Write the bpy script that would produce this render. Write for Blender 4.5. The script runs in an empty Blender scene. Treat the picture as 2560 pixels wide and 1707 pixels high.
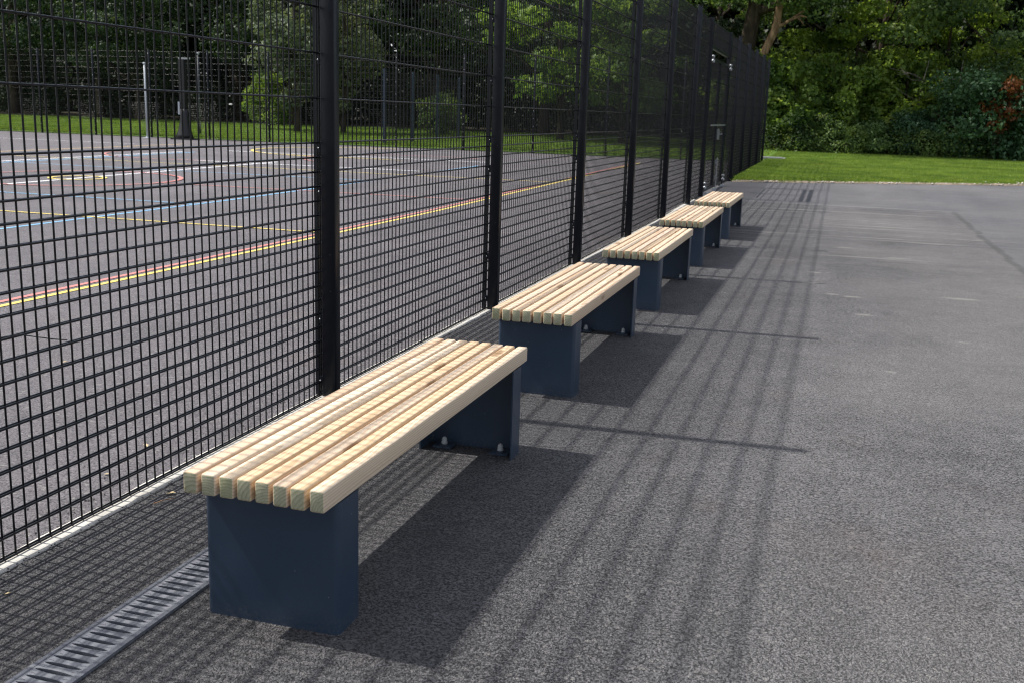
import bpy, bmesh, math, random
import numpy as np
from mathutils import Vector, Matrix

scene = bpy.context.scene
COL = scene.collection
random.seed(7)
R = np.random.default_rng(11)

# ------------------------------------------------------------------ camera
def make_camera():
    yaw, pitch, roll = 0.2913, 0.2133, 0.0309
    fw = Vector((-math.sin(yaw)*math.cos(pitch), math.cos(yaw)*math.cos(pitch), -math.sin(pitch)))
    r = Vector((math.cos(yaw), math.sin(yaw), 0))
    u = r.cross(fw)
    r2 = r*math.cos(roll) + u*math.sin(roll)
    u2 = -r*math.sin(roll) + u*math.cos(roll)
    cam = bpy.data.cameras.new('camera')
    ob = bpy.data.objects.new('camera', cam)
    COL.objects.link(ob)
    m = Matrix((r2, u2, -fw)).transposed().to_4x4()
    m.translation = Vector((2.3013, 0.0, 1.3908))
    ob.matrix_world = m
    cam.sensor_fit = 'HORIZONTAL'
    cam.sensor_width = 36.0
    cam.lens = 36.0*2632.4/2560.0
    cam.clip_start = 0.05
    cam.clip_end = 6000
    cam.dof.use_dof = True
    cam.dof.focus_distance = 4.3
    cam.dof.aperture_fstop = 7.1
    scene.camera = ob
make_camera()

# ------------------------------------------------------------------ world, sun, exposure
SUN_EL = 54.5          # degrees above the horizon
SUN_DX, SUN_DY = 1.0, 0.03   # the way shadows fall on the ground
world = bpy.data.worlds.new('World')
scene.world = world
world.use_nodes = True
wn, wl = world.node_tree.nodes, world.node_tree.links
wn.clear()
sky = wn.new('ShaderNodeTexSky')
sky.sky_type = 'NISHITA'
sky.sun_disc = False
sky.sun_elevation = math.radians(SUN_EL)
sky.sun_rotation = math.atan2(-SUN_DX, -SUN_DY)
sky.air_density = 1.0
sky.dust_density = 1.6
bg = wn.new('ShaderNodeBackground')
bg.inputs['Strength'].default_value = 0.100
wo = wn.new('ShaderNodeOutputWorld')
# broken white cloud over the whole sky
wtc = wn.new('ShaderNodeTexCoord')
wmap = wn.new('ShaderNodeMapping'); wmap.inputs['Scale'].default_value = (1, 1, 2.2)
wnz = wn.new('ShaderNodeTexNoise'); wnz.inputs['Scale'].default_value = 2.3; wnz.inputs['Detail'].default_value = 6; wnz.inputs['Roughness'].default_value = 0.58
wrmp = wn.new('ShaderNodeMapRange'); wrmp.interpolation_type = 'SMOOTHSTEP'
wrmp.inputs[1].default_value = 0.42; wrmp.inputs[2].default_value = 0.64; wrmp.inputs[3].default_value = 0.12; wrmp.inputs[4].default_value = 0.85
wmix = wn.new('ShaderNodeMix'); wmix.data_type = 'RGBA'
wmix.inputs[7].default_value = (9.4, 9.5, 9.9, 1)
wl.new(wtc.outputs['Generated'], wmap.inputs[0]); wl.new(wmap.outputs[0], wnz.inputs['Vector'])
wl.new(wnz.outputs['Fac'], wrmp.inputs[0]); wl.new(wrmp.outputs[0], wmix.inputs[0])
wl.new(sky.outputs[0], wmix.inputs[6]); wl.new(wmix.outputs[2], bg.inputs[0])
wl.new(bg.outputs[0], wo.inputs[0])

sun = bpy.data.lights.new('sun', 'SUN')
sun.energy = 4.4
sun.angle = math.radians(0.70)
sun.color = (1.0, 0.962, 0.912)
so = bpy.data.objects.new('sun', sun)
COL.objects.link(so)
sd = Vector((SUN_DX, SUN_DY, 0)).normalized()*math.cos(math.radians(SUN_EL)) + Vector((0, 0, -math.sin(math.radians(SUN_EL))))
so.rotation_euler = sd.to_track_quat('-Z', 'Y').to_euler()
so.location = (-20, 5, 30)

scene.view_settings.view_transform = 'Standard'
scene.view_settings.look = 'None'
scene.view_settings.gamma = 1.0
scene.view_settings.use_curve_mapping = False
scene.view_settings.exposure = 0.50
scene.cycles.filter_width = 1.15

# ------------------------------------------------------------------ helpers
def tag(o, label=None, cat=None, group=None, kind=None):
    if label: o['label'] = label
    if cat: o['category'] = cat
    if group: o['group'] = group
    if kind: o['kind'] = kind
    return o

def link(name, me, parent=None, loc=None, mat=None):
    o = bpy.data.objects.new(name, me)
    COL.objects.link(o)
    if parent is not None: o.parent = parent
    if loc is not None: o.location = loc
    if mat is not None and me is not None and not me.materials: me.materials.append(mat)
    return o

def empty(name, loc=(0, 0, 0), rz=0.0):
    o = link(name, None, loc=loc)
    o.rotation_euler = (0, 0, rz)
    o.empty_display_size = 0.2
    return o

def np_mesh(name, verts, faces, mat=None, smooth=False):
    """verts (N,3), faces (M,k) with a constant k"""
    verts = np.asarray(verts, dtype=np.float32); faces = np.asarray(faces, dtype=np.int32)
    me = bpy.data.meshes.new(name)
    k = faces.shape[1]
    me.vertices.add(len(verts)); me.vertices.foreach_set('co', verts.ravel())
    me.loops.add(faces.size); me.loops.foreach_set('vertex_index', faces.ravel())
    me.polygons.add(len(faces))
    me.polygons.foreach_set('loop_start', np.arange(0, faces.size, k, dtype=np.int32))
    try: me.polygons.foreach_set('loop_total', np.full(len(faces), k, dtype=np.int32))
    except Exception: pass
    me.update(calc_edges=True); me.validate()
    if smooth: me.polygons.foreach_set('use_smooth', np.ones(len(faces), dtype=bool))
    if mat: me.materials.append(mat)
    return me

class MB:
    """collects simple solids in one mesh"""
    def __init__(self): self.v = []; self.f = []
    def add(self, vs, fs):
        b = len(self.v); self.v += [tuple(p) for p in vs]; self.f += [tuple(i+b for i in f) for f in fs]
    def box(self, x0, x1, y0, y1, z0, z1):
        self.add([(x0,y0,z0),(x1,y0,z0),(x1,y1,z0),(x0,y1,z0),(x0,y0,z1),(x1,y0,z1),(x1,y1,z1),(x0,y1,z1)],
                 [(0,3,2,1),(4,5,6,7),(0,1,5,4),(1,2,6,5),(2,3,7,6),(3,0,4,7)])
    def cyl(self, a, b, r0, r1=None, n=6, caps=True):
        r1 = r0 if r1 is None else r1
        a = Vector(a); b = Vector(b); d = (b-a).normalized()
        s = d.orthogonal().normalized(); t = d.cross(s)
        vs = []
        for c, r in ((a, r0), (b, r1)):
            for i in range(n):
                w = 2*math.pi*i/n
                vs.append(c + s*(r*math.cos(w)) + t*(r*math.sin(w)))
        fs = [(i, (i+1) % n, n+(i+1) % n, n+i) for i in range(n)]
        if caps: fs += [tuple(range(n))[::-1], tuple(range(n, 2*n))]
        self.add(vs, fs)
    def tube(self, pts, rad, n=7):
        pts = [Vector(p) for p in pts]
        vs = []; fs = []
        d0 = (pts[1]-pts[0]).normalized(); s = d0.orthogonal().normalized()
        for i, p in enumerate(pts):
            d = (pts[min(i+1, len(pts)-1)] - pts[max(i-1, 0)]).normalized()
            s = (s - d*s.dot(d)).normalized(); t = d.cross(s)
            for k in range(n):
                w = 2*math.pi*k/n
                vs.append(p + (s*math.cos(w) + t*math.sin(w))*rad[i])
        for i in range(len(pts)-1):
            for k in range(n):
                fs.append((i*n+k, i*n+(k+1) % n, (i+1)*n+(k+1) % n, (i+1)*n+k))
        fs.append(tuple(range(n))[::-1]); fs.append(tuple(range((len(pts)-1)*n, len(pts)*n)))
        self.add(vs, fs)
    def lathe(self, c, prof, n=12):
        vs = []; fs = []
        for r, z in prof:
            for k in range(n):
                w = 2*math.pi*k/n
                vs.append((c[0]+r*math.cos(w), c[1]+r*math.sin(w), c[2]+z))
        for i in range(len(prof)-1):
            for k in range(n):
                fs.append((i*n+k, i*n+(k+1) % n, (i+1)*n+(k+1) % n, (i+1)*n+k))
        fs.append(tuple(range(n))[::-1]); fs.append(tuple(range((len(prof)-1)*n, len(prof)*n)))
        self.add(vs, fs)
    def mesh(self, name, mat=None, smooth=False):
        me = bpy.data.meshes.new(name)
        me.from_pydata(self.v, [], self.f); me.update()
        if smooth:
            for p in me.polygons: p.use_smooth = True
        if mat: me.materials.append(mat)
        return me
    def build(self, name, mat, parent=None, loc=None, smooth=False):
        return link(name, self.mesh(name, mat, smooth), parent, loc)

def smooth_by_angle(me, deg=35):
    bm = bmesh.new(); bm.from_mesh(me)
    for f in bm.faces: f.smooth = True
    lim = math.radians(deg)
    for e in bm.edges:
        if len(e.link_faces) == 2 and e.calc_face_angle(0) > lim: e.smooth = False
    bm.to_mesh(me); bm.free()
    return me

def bevel_box(name, x0, x1, y0, y1, z0, z1, w, seg=2, mat=None):
    bm = bmesh.new()
    bmesh.ops.create_cube(bm, size=1.0)
    for v in bm.verts:
        v.co = Vector((x0 + (v.co.x+.5)*(x1-x0), y0 + (v.co.y+.5)*(y1-y0), z0 + (v.co.z+.5)*(z1-z0)))
    bmesh.ops.bevel(bm, geom=list(bm.edges), offset=w, segments=seg, affect='EDGES', profile=0.5)
    me = bpy.data.meshes.new(name); bm.to_mesh(me); bm.free()
    smooth_by_angle(me, 50)
    if mat: me.materials.append(mat)
    return me

def height(y):
    """the ground: level to the first benches, then a very slight rise"""
    if y < 14: return 0.0
    if y < 34: return 0.13*(y-14)/20.0
    return 0.13 + 0.012*(y-34)

# ------------------------------------------------------------------ materials
class NT:
    def __init__(self, name):
        self.m = bpy.data.materials.new(name); self.m.use_nodes = True
        self.t = self.m.node_tree; self.t.nodes.clear()
        self.out = self.n('ShaderNodeOutputMaterial')
    def n(self, typ, **kw):
        nd = self.t.nodes.new(typ)
        for k, v in kw.items(): setattr(nd, k, v)
        return nd
    def put(self, sock, v):
        if v is None: return
        if hasattr(v, 'links') or isinstance(v, bpy.types.NodeSocket): self.t.links.new(v, sock)
        else: sock.default_value = v
    def coord(self, kind='Object'): return self.n('ShaderNodeTexCoord').outputs[kind]
    def pos(self): return self.n('ShaderNodeNewGeometry').outputs['Position']
    def mapping(self, v, scale=(1, 1, 1), loc=(0, 0, 0)):
        nd = self.n('ShaderNodeMapping'); self.put(nd.inputs['Vector'], v)
        nd.inputs['Scale'].default_value = scale; nd.inputs['Location'].default_value = loc
        return nd.outputs[0]
    def noise(self, v, scale, detail=3, rough=0.55, dist=0.0):
        nd = self.n('ShaderNodeTexNoise'); self.put(nd.inputs['Vector'], v)
        nd.inputs['Scale'].default_value = scale; nd.inputs['Detail'].default_value = detail
        nd.inputs['Roughness'].default_value = rough; nd.inputs['Distortion'].default_value = dist
        return nd.outputs['Fac']
    def voronoi(self, v, scale, feature='F1', out='Distance', rnd=1.0):
        nd = self.n('ShaderNodeTexVoronoi', feature=feature); self.put(nd.inputs['Vector'], v)
        nd.inputs['Scale'].default_value = scale; nd.inputs['Randomness'].default_value = rnd
        return nd.outputs[out]
    def math(self, op, a, b=None, c=None, clamp=False):
        nd = self.n('ShaderNodeMath', operation=op, use_clamp=clamp)
        for i, x in enumerate((a, b, c)): self.put(nd.inputs[i], x)
        return nd.outputs[0]
    def vmath(self, op, a, b=None):
        nd = self.n('ShaderNodeVectorMath', operation=op)
        self.put(nd.inputs[0], a); self.put(nd.inputs[1], b)
        return nd.outputs[0]
    def sep(self, v):
        nd = self.n('ShaderNodeSeparateXYZ'); self.put(nd.inputs[0], v); return nd.outputs
    def comb(self, x, y, z):
        nd = self.n('ShaderNodeCombineXYZ')
        for i, q in enumerate((x, y, z)): self.put(nd.inputs[i], q)
        return nd.outputs[0]
    def ramp(self, f, stops, interp='LINEAR'):
        nd = self.n('ShaderNodeValToRGB'); self.put(nd.inputs[0], f)
        cr = nd.color_ramp; cr.interpolation = interp
        while len(cr.elements) < len(stops): cr.elements.new(0.5)
        for e, (p, c) in zip(cr.elements, stops):
            e.position = p; e.color = (*c, 1) if len(c) == 3 else c
        return nd.outputs[0]
    def step(self, f, a, b, lo=0.0, hi=1.0):
        nd = self.n('ShaderNodeMapRange', interpolation_type='SMOOTHSTEP'); self.put(nd.inputs[0], f)
        nd.inputs[1].default_value = a; nd.inputs[2].default_value = b
        nd.inputs[3].default_value = lo; nd.inputs[4].default_value = hi
        return nd.outputs[0]
    def mix(self, f, a, b, mode='MIX'):
        nd = self.n('ShaderNodeMix', data_type='RGBA', blend_type=mode, clamp_factor=True)
        self.put(nd.inputs[0], f)
        self.put(nd.inputs[6], (*a, 1) if isinstance(a, tuple) and len(a) == 3 else a)
        self.put(nd.inputs[7], (*b, 1) if isinstance(b, tuple) and len(b) == 3 else b)
        return nd.outputs[2]
    def bump(self, h, strength=0.5, dist=0.01, normal=None):
        nd = self.n('ShaderNodeBump'); self.put(nd.inputs['Height'], h)
        nd.inputs['Strength'].default_value = strength; nd.inputs['Distance'].default_value = dist
        if normal is not None: self.put(nd.inputs['Normal'], normal)
        return nd.outputs[0]
    def principled(self, color, rough=0.6, metal=0.0, spec=0.5, normal=None):
        nd = self.n('ShaderNodeBsdfPrincipled')
        self.put(nd.inputs['Base Color'], (*color, 1) if isinstance(color, tuple) and len(color) == 3 else color)
        self.put(nd.inputs['Roughness'], rough); self.put(nd.inputs['Metallic'], metal)
        self.put(nd.inputs['Specular IOR Level'], spec)
        if normal is not None: self.put(nd.inputs['Normal'], normal)
        self.t.links.new(nd.outputs[0], self.out.inputs[0])
        return nd

def mat_asphalt(name, chip, lo, hi, tint_far=None, path=False, bump=1.0):
    m = NT(name); p = m.pos()
    # stones of uneven size: cells pushed about by noise, pits where a fractal runs low
    wn_ = m.n('ShaderNodeTexNoise'); m.put(wn_.inputs['Vector'], p)
    wn_.inputs['Scale'].default_value = chip*0.55; wn_.inputs['Detail'].default_value = 2
    off = m.vmath('SCALE', m.vmath('SUBTRACT', wn_.outputs['Color'], (0.5, 0.5, 0.5)))
    off.node.inputs['Scale'].default_value = 1.5/chip
    pd = m.vmath('ADD', p, off)
    d = m.voronoi(pd, chip)
    cell = m.sep(m.voronoi(pd, chip, out='Color'))[0]
    cell2 = m.sep(m.voronoi(pd, chip*0.62, out='Color'))[1]
    frac = m.noise(pd, chip*0.66, 3, 0.66)
    big = m.noise(p, 0.55, 4, 0.6)
    mid = m.noise(p, 5.0, 4, 0.65)
    lane = m.noise(m.mapping(p, (1.6, 0.12, 1.0)), 1.0, 3, 0.6)
    hgt = m.math('ADD', m.math('MULTIPLY', frac, 1.5), m.math('ADD', m.math('MULTIPLY', cell, 0.30), m.math('SUBTRACT', m.math('MULTIPLY', cell2, 0.30), m.math('MULTIPLY', d, 0.55))))
    val = m.math('ADD', m.math('MULTIPLY', cell, 0.22), m.math('ADD', m.math('MULTIPLY', cell2, 0.16), m.math('MULTIPLY', frac, 0.62)))
    val = m.math('ADD', val, m.math('ADD', m.math('MULTIPLY', mid, 0.34), m.math('ADD', m.math('MULTIPLY', big, 0.50), m.math('MULTIPLY', lane, 0.32))))
    val = m.math('SUBTRACT', val, m.math('MULTIPLY', m.step(d, 0.40, 0.85), 0.30))
    pit = m.step(m.math('ADD', frac, m.math('MULTIPLY', m.math('SUBTRACT', cell, 0.5), 0.20)), 0.475, 0.385)
    col = m.ramp(m.step(val, 0.58, 1.56), [(0, lo), (0.5, tuple(0.5*(a+b) for a, b in zip(lo, hi))), (1, hi)])
    col = m.mix(m.math('MULTIPLY', pit, 0.86 if path else 0.6), col, (0.016, 0.016, 0.018))
    sp = m.sep(m.voronoi(p, chip*0.55, out='Color'))
    pale = m.step(sp[1], 0.965, 0.985)
    col = m.mix(m.math('MULTIPLY', pale, 0.5), col, (0.34, 0.325, 0.30))
    rust = m.step(m.noise(p, 1.3, 3), 0.55, 0.75)
    col = m.mix(m.math('MULTIPLY', rust, 0.10), col, (0.30, 0.20, 0.15))
    x, y, z = m.sep(p)
    rough = 0.82
    if path:
        # fresher tarmac along the fence, with the fence's shade also darkened into its colour; paler and dustier where it is walked and driven on
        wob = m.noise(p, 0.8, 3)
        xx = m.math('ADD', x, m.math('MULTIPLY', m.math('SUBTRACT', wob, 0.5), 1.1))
        worn = m.math('MULTIPLY', m.step(xx, 1.5, 3.0), m.step(m.noise(p, 0.35, 4), 0.30, 0.62))
        col = m.mix(m.math('MULTIPLY', worn, 0.38), col, (0.285, 0.272, 0.256))
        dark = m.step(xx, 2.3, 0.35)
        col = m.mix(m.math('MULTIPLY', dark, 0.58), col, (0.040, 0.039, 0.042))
        stain = m.math('MULTIPLY', m.step(m.noise(p, 1.1, 5, 0.65, 0.6), 0.56, 0.70), 0.28)
        col = m.mix(stain, col, (0.065, 0.063, 0.066))
        # roller marks across the path further off
        st = m.noise(m.mapping(p, (0.22, 7.0, 0.2)), 1.0, 4, 0.75)
        stm = m.math('MULTIPLY', m.step(st, 0.56, 0.70), m.math('MULTIPLY', m.step(y, 9.0, 13.5), m.step(y, 21.0, 18.0)))
        col = m.mix(m.math('MULTIPLY', stm, 0.70), col, (0.44, 0.42, 0.39))
        std = m.math('MULTIPLY', m.step(st, 0.44, 0.34), m.step(y, 9.0, 13.5))
        col = m.mix(m.math('MULTIPLY', std, 0.35), col, (0.05, 0.05, 0.052))
        # newer bluish lane right of the seam and the far strip
        seamx = m.math('ADD', 4.17, m.math('MULTIPLY', m.math('SUBTRACT', m.noise(m.comb(0.0, y, 0.0), 1.6, 3), 0.5), 0.16))
        lane = m.math('MAXIMUM', m.step(m.math('SUBTRACT', x, seamx), -0.02, 0.02), m.step(m.math('ADD', y, m.math('MULTIPLY', wob, 0.8)), 18.7, 19.2))
        col = m.mix(m.math('MULTIPLY', lane, 0.35), col, (0.190, 0.190, 0.205))
        sd_ = m.math('ABSOLUTE', m.math('SUBTRACT', x, seamx))
        wv = m.math('MULTIPLY', m.noise(p, 9, 3), 0.09)
        seam = m.math('MULTIPLY', m.math('MULTIPLY', m.step(m.math('SUBTRACT', sd_, wv), 0.02, -0.02), m.step(y, 18.9, 18.3)), m.step(m.noise(p, 2.2, 3), 0.30, 0.48))
        col = m.mix(m.math('MULTIPLY', seam, 0.40), col, (0.040, 0.042, 0.038))
        # pale scuffs
        scn = m.math('MULTIPLY', m.noise(p, 22, 3), 0.9)
        tot = None
        for sx, sy, lx, ly in ((2.16, 9.61, .13, .07), (2.51, 8.99, .12, .06), (2.59, 8.16, .11, .05), (2.18, 10.33, .10, .06), (3.38, 9.31, .22, .07), (2.35, 9.05, .09, .05), (3.0, 11.9, .2, .06), (2.45, 12.6, .16, .05), (3.5, 13.6, .5, .05), (2.7, 6.3, .05, .03), (3.2, 7.4, .06, .03)):
            dd = m.math('ADD', m.math('POWER', m.math('DIVIDE', m.math('SUBTRACT', x, sx), lx), 2), m.math('POWER', m.math('DIVIDE', m.math('SUBTRACT', y, sy), ly), 2))
            k_ = m.step(m.math('ADD', dd, scn), 1.15, 0.45)
            tot = k_ if tot is None else m.math('MAXIMUM', tot, k_)
        col = m.mix(m.math('MULTIPLY', tot, 0.40), col, (0.50, 0.47, 0.42))
    nb = m.bump(hgt, 1.0*bump, 0.016)
    nb = m.bump(mid, 0.25, 0.03, nb)
    m.principled(col, rough, spec=0.35, normal=nb)
    return m.m

def mat_metal(name, col, rough=0.4, dust=0.12, spec=0.5):
    m = NT(name); p = m.pos()
    ob = m.coord()
    n1 = m.noise(ob, 7, 4, 0.6)
    c = m.mix(m.step(n1, 0.45, 0.8, 0, dust), col, tuple(min(1, q*2.0+0.03) for q in col))
    sp = m.voronoi(p, 70)
    cs = m.sep(m.voronoi(p, 70, out='Color'))[0]
    speck = m.math('MULTIPLY', m.step(sp, 0.16, 0.08), m.step(cs, 0.955, 0.965))
    c = m.mix(m.math('MULTIPLY', speck, 0.55), c, (0.35, 0.36, 0.36))
    px, py, pz = m.sep(p)
    spl = m.math('MULTIPLY', m.step(m.math('ADD', pz, m.math('MULTIPLY', m.noise(p, 18, 4, 0.7), 0.10)), 0.13, 0.02), m.step(m.noise(p, 95, 3, 0.7), 0.42, 0.70))
    c = m.mix(m.math('MULTIPLY', spl, 0.30), c, (0.17, 0.165, 0.155))
    rg = m.math('ADD', rough, m.math('MULTIPLY', m.math('SUBTRACT', n1, 0.5), 0.22))
    nb = m.bump(m.noise(p, 420, 2), 0.05, 0.002)
    m.principled(c, rg, spec=spec, normal=nb)
    return m.m

def mat_plain(name, col, rough=0.6, metal=0.0, var=0.25, scale=12, spec=0.5):
    m = NT(name); p = m.coord()
    n1 = m.noise(p, scale, 4, 0.6)
    c = m.mix(n1, tuple(q*(1-var) for q in col), tuple(min(1, q*(1+var)) for q in col))
    m.principled(c, rough, metal, spec, normal=m.bump(m.noise(p, scale*14, 2), 0.15, 0.003))
    return m.m

def mat_wood():
    m = NT('pine_slat'); o = m.coord()
    info = m.n('ShaderNodeObjectInfo')
    rnd = info.outputs['Random']; tint = info.outputs['Color']
    off = m.vmath('SCALE', m.comb(rnd, m.math('FRACT', m.math('MULTIPLY', rnd, 7.31)), m.math('FRACT', m.math('MULTIPLY', rnd, 17.7))))
    off.node.inputs['Scale'].default_value = 23.0
    q = m.vmath('ADD', o, off)
    x, y, z = m.sep(o)
    # knots: sparse cells stretched along the grain
    kv = m.mapping(q, (10.0, 2.6, 10.0))
    kd = m.voronoi(kv, 1.0)
    kc = m.sep(m.voronoi(kv, 1.0, out='Color'))
    kn = m.math('MULTIPLY', m.step(kd, 0.22, 0.10), m.step(kc[0], 0.52, 0.55))
    kwarp = m.math('MULTIPLY', m.step(kd, 0.55, 0.05), 0.010)
    ox = m.math('MULTIPLY', m.math('SUBTRACT', m.math('FRACT', m.math('MULTIPLY', rnd, 13.7)), 0.5), 0.10)
    oz = m.math('ADD', -0.055, m.math('MULTIPLY', m.math('FRACT', m.math('MULTIPLY', rnd, 5.3)), 0.035))
    warp = m.math('MULTIPLY', m.math('SUBTRACT', m.noise(m.mapping(q, (9, 0.9, 9)), 1.0, 2), 0.5), 0.028)
    xx = m.math('SUBTRACT', x, ox); zz = m.math('SUBTRACT', z, oz)
    rr = m.math('ADD', m.math('SQRT', m.math('ADD', m.math('MULTIPLY', xx, xx), m.math('MULTIPLY', zz, zz))), m.math('ADD', warp, kwarp))
    ring = m.math('FRACT', m.math('DIVIDE', rr, m.math('ADD', 0.0070, m.math('MULTIPLY', rnd, 0.0035))))
    late = m.math('MULTIPLY', m.step(ring, 0.35, 0.88), m.step(ring, 1.0, 0.93))
    fib = m.noise(m.mapping(q, (260, 5.0, 260)), 1.0, 3, 0.65)
    blot = m.noise(m.mapping(q, (7, 1.4, 7)), 1.0, 4, 0.6)
    c = m.mix(m.math('MULTIPLY', late, 0.60), (0.660, 0.550, 0.430), (0.430, 0.305, 0.190))
    c = m.mix(m.math('MULTIPLY', m.step(fib, 0.35, 0.75), 0.22), c, (0.48, 0.34, 0.20))
    c = m.mix(m.math('MULTIPLY', m.step(blot, 0.5, 0.75), 0.22), c, (0.68, 0.625, 0.55))
    c = m.mix(1.0, c, tint, 'MULTIPLY')
    geo = m.n('ShaderNodeNewGeometry')
    ny = m.math('ABSOLUTE', m.sep(m.coord('Normal'))[1])
    end = m.step(ny, 0.75, 0.92)
    ec = m.mix(m.math('MULTIPLY', late, 0.6), (0.40, 0.385, 0.265), (0.235, 0.235, 0.135))
    chk = m.voronoi(m.mapping(q, (70, 1, 30)), 1.0, feature='DISTANCE_TO_EDGE')
    ec = m.mix(m.math('MULTIPLY', m.step(chk, 0.03, 0.0), 0.35), ec, (0.10, 0.095, 0.06))
    moss = m.math('MULTIPLY', m.step(z, -0.004, -0.030), m.step(m.noise(q, 14, 2), 0.55, 0.72))
    ec = m.mix(m.math('MULTIPLY', moss, 0.6), ec, (0.16, 0.20, 0.06))
    rm = m.math('FRACT', m.math('MULTIPLY', rnd, 29.3))
    ec = m.mix(m.step(rm, 0.72, 0.9, 0, 0.30), ec, (0.24, 0.26, 0.10))
    c = m.mix(end, c, ec)
    c = m.mix(m.math('MULTIPLY', kn, 0.80), c, (0.24, 0.135, 0.065))
    nb = m.bump(m.math('ADD', m.math('MULTIPLY', fib, 0.6), m.math('MULTIPLY', late, 0.5)), 0.22, 0.002)
    m.principled(c, 0.66, spec=0.3, normal=nb)
    return m.m

def mat_leaf(name, dark, light, trans=0.38, yellow=(0.20, 0.21, 0.02)):
    m = NT(name); p = m.pos()
    info = m.n('ShaderNodeObjectInfo')
    v = m.math('ADD', m.math('MULTIPLY', m.noise(p, 0.9, 3), 0.7), m.math('MULTIPLY', m.noise(p, 9.0, 1), 0.45))
    c = m.mix(m.step(v, 0.38, 0.78), dark, light)
    yl = m.step(m.noise(m.vmath('ADD', p, (31.0, 7.0, 3.0)), 1.6, 3), 0.58, 0.74)
    c = m.mix(m.math('MULTIPLY', yl, 0.55), c, yellow)
    c = m.mix(1.0, c, m.ramp(info.outputs['Random'], [(0, (0.80, 0.86, 0.9)), (1, (1.12, 1.08, 0.9))]), 'MULTIPLY')
    di = m.n('ShaderNodeBsdfPrincipled'); m.put(di.inputs['Base Color'], c)
    di.inputs['Roughness'].default_value = 0.55; di.inputs['Specular IOR Level'].default_value = 0.28
    tr = m.n('ShaderNodeBsdfTranslucent')
    m.put(tr.inputs[0], m.mix(1.0, c, (1.35, 1.35, 0.70), 'MULTIPLY'))
    mx = m.n('ShaderNodeMixShader'); mx.inputs[0].default_value = trans
    m.t.links.new(di.outputs[0], mx.inputs[1]); m.t.links.new(tr.outputs[0], mx.inputs[2])
    m.t.links.new(mx.outputs[0], m.out.inputs[0])
    return m.m

def mat_bark(name, a, b):
    m = NT(name); p = m.coord()
    n1 = m.noise(m.mapping(p, (7, 7, 1.6)), 1.0, 5, 0.7)
    n2 = m.voronoi(m.mapping(p, (16, 16, 3)), 1.0)
    c = m.mix(m.step(n1, 0.35, 0.7), a, b)
    m.principled(c, 0.9, spec=0.2, normal=m.bump(m.math('ADD', n1, n2), 0.6, 0.04))
    return m.m

def mat_ground(name, cols, scale, bump=0.4, bdist=0.04):
    m = NT(name); p = m.pos()
    n1 = m.noise(p, scale, 5, 0.65); n2 = m.noise(p, scale*9, 3, 0.6); n3 = m.noise(p, scale*0.16, 3)
    v = m.math('ADD', m.math('MULTIPLY', n1, 0.5), m.math('ADD', m.math('MULTIPLY', n2, 0.35), m.math('MULTIPLY', n3, 0.35)))
    c = m.ramp(m.step(v, 0.35, 0.85), [(i/(len(cols)-1), q) for i, q in enumerate(cols)])
    m.principled(c, 0.9, spec=0.2, normal=m.bump(n2, bump, bdist))
    return m.m

def mat_paint(name, col, wear=0.5):
    m = NT(name); p = m.pos(); wear = wear + 0.15
    w = m.math('ADD', m.math('MULTIPLY', m.noise(p, 55, 3, 0.7), 0.6), m.math('MULTIPLY', m.noise(p, 3.0, 3), 0.45))
    c = m.mix(m.step(w, 0.50, 0.72, 0, wear), col, (0.13, 0.125, 0.13))
    m.principled(c, 0.75, spec=0.3, normal=m.bump(m.noise(p, 160, 2), 0.4, 0.006))
    return m.m

M = {}
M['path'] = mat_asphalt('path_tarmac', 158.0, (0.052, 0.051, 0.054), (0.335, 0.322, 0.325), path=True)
M['court'] = mat_asphalt('court_tarmac', 150.0, (0.082, 0.076, 0.083), (0.240, 0.220, 0.230), bump=0.6)
M['concrete'] = mat_ground('concrete_edging', [(0.36, 0.34, 0.30), (0.56, 0.535, 0.48), (0.66, 0.635, 0.58)], 9.0, 0.3, 0.006)
M['navy'] = mat_metal('navy_powder_coat', (0.0250, 0.0430, 0.0730), 0.36, 0.16)
M['black'] = mat_metal('black_powder_coat', (0.0045, 0.0058, 0.0100), 0.36, 0.05, 0.30)
M['wire'] = mat_plain('black_wire_coat', (0.0030, 0.0035, 0.0052), 0.30, 0.0, 0.2, 30, 0.26)
M['steel'] = mat_plain('galvanised_steel', (0.34, 0.35, 0.36), 0.42, 0.8, 0.15, 30)
M['cap'] = mat_plain('grey_plastic_cap', (0.36, 0.38, 0.40), 0.5, 0.0, 0.12, 20)
M['white_paint'] = mat_plain('white_painted_steel', (0.42, 0.45, 0.48), 0.4, 0.0, 0.1, 10)
M['grate'] = mat_ground('drain_iron', [(0.085, 0.09, 0.105), (0.14, 0.145, 0.165), (0.20, 0.205, 0.22)], 14.0, 0.25, 0.004)
M['void'] = mat_plain('drain_inside', (0.012, 0.012, 0.012), 0.9)
M['wood'] = mat_wood()
M['pad'] = mat_plain('black_vinyl_padding', (0.007, 0.007, 0.008), 0.5, 0.0, 0.2, 8)
M['lawn'] = mat_ground('mown_grass', [(0.045, 0.095, 0.014), (0.085, 0.160, 0.022), (0.145, 0.220, 0.036)], 2.2, 0.8, 0.05)
M['soil'] = mat_ground('leaf_litter', [(0.012, 0.011, 0.007), (0.030, 0.026, 0.015), (0.045, 0.042, 0.020)], 2.0, 0.8, 0.06)
M['field'] = mat_ground('rough_grass', [(0.04, 0.07, 0.015), (0.07, 0.11, 0.02), (0.10, 0.14, 0.03)], 0.5, 0.6, 0.05)
M['sand'] = mat_ground('sandy_gravel', [(0.11, 0.09, 0.06), (0.24, 0.19, 0.14), (0.40, 0.33, 0.25)], 14.0, 0.8, 0.02)
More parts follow.
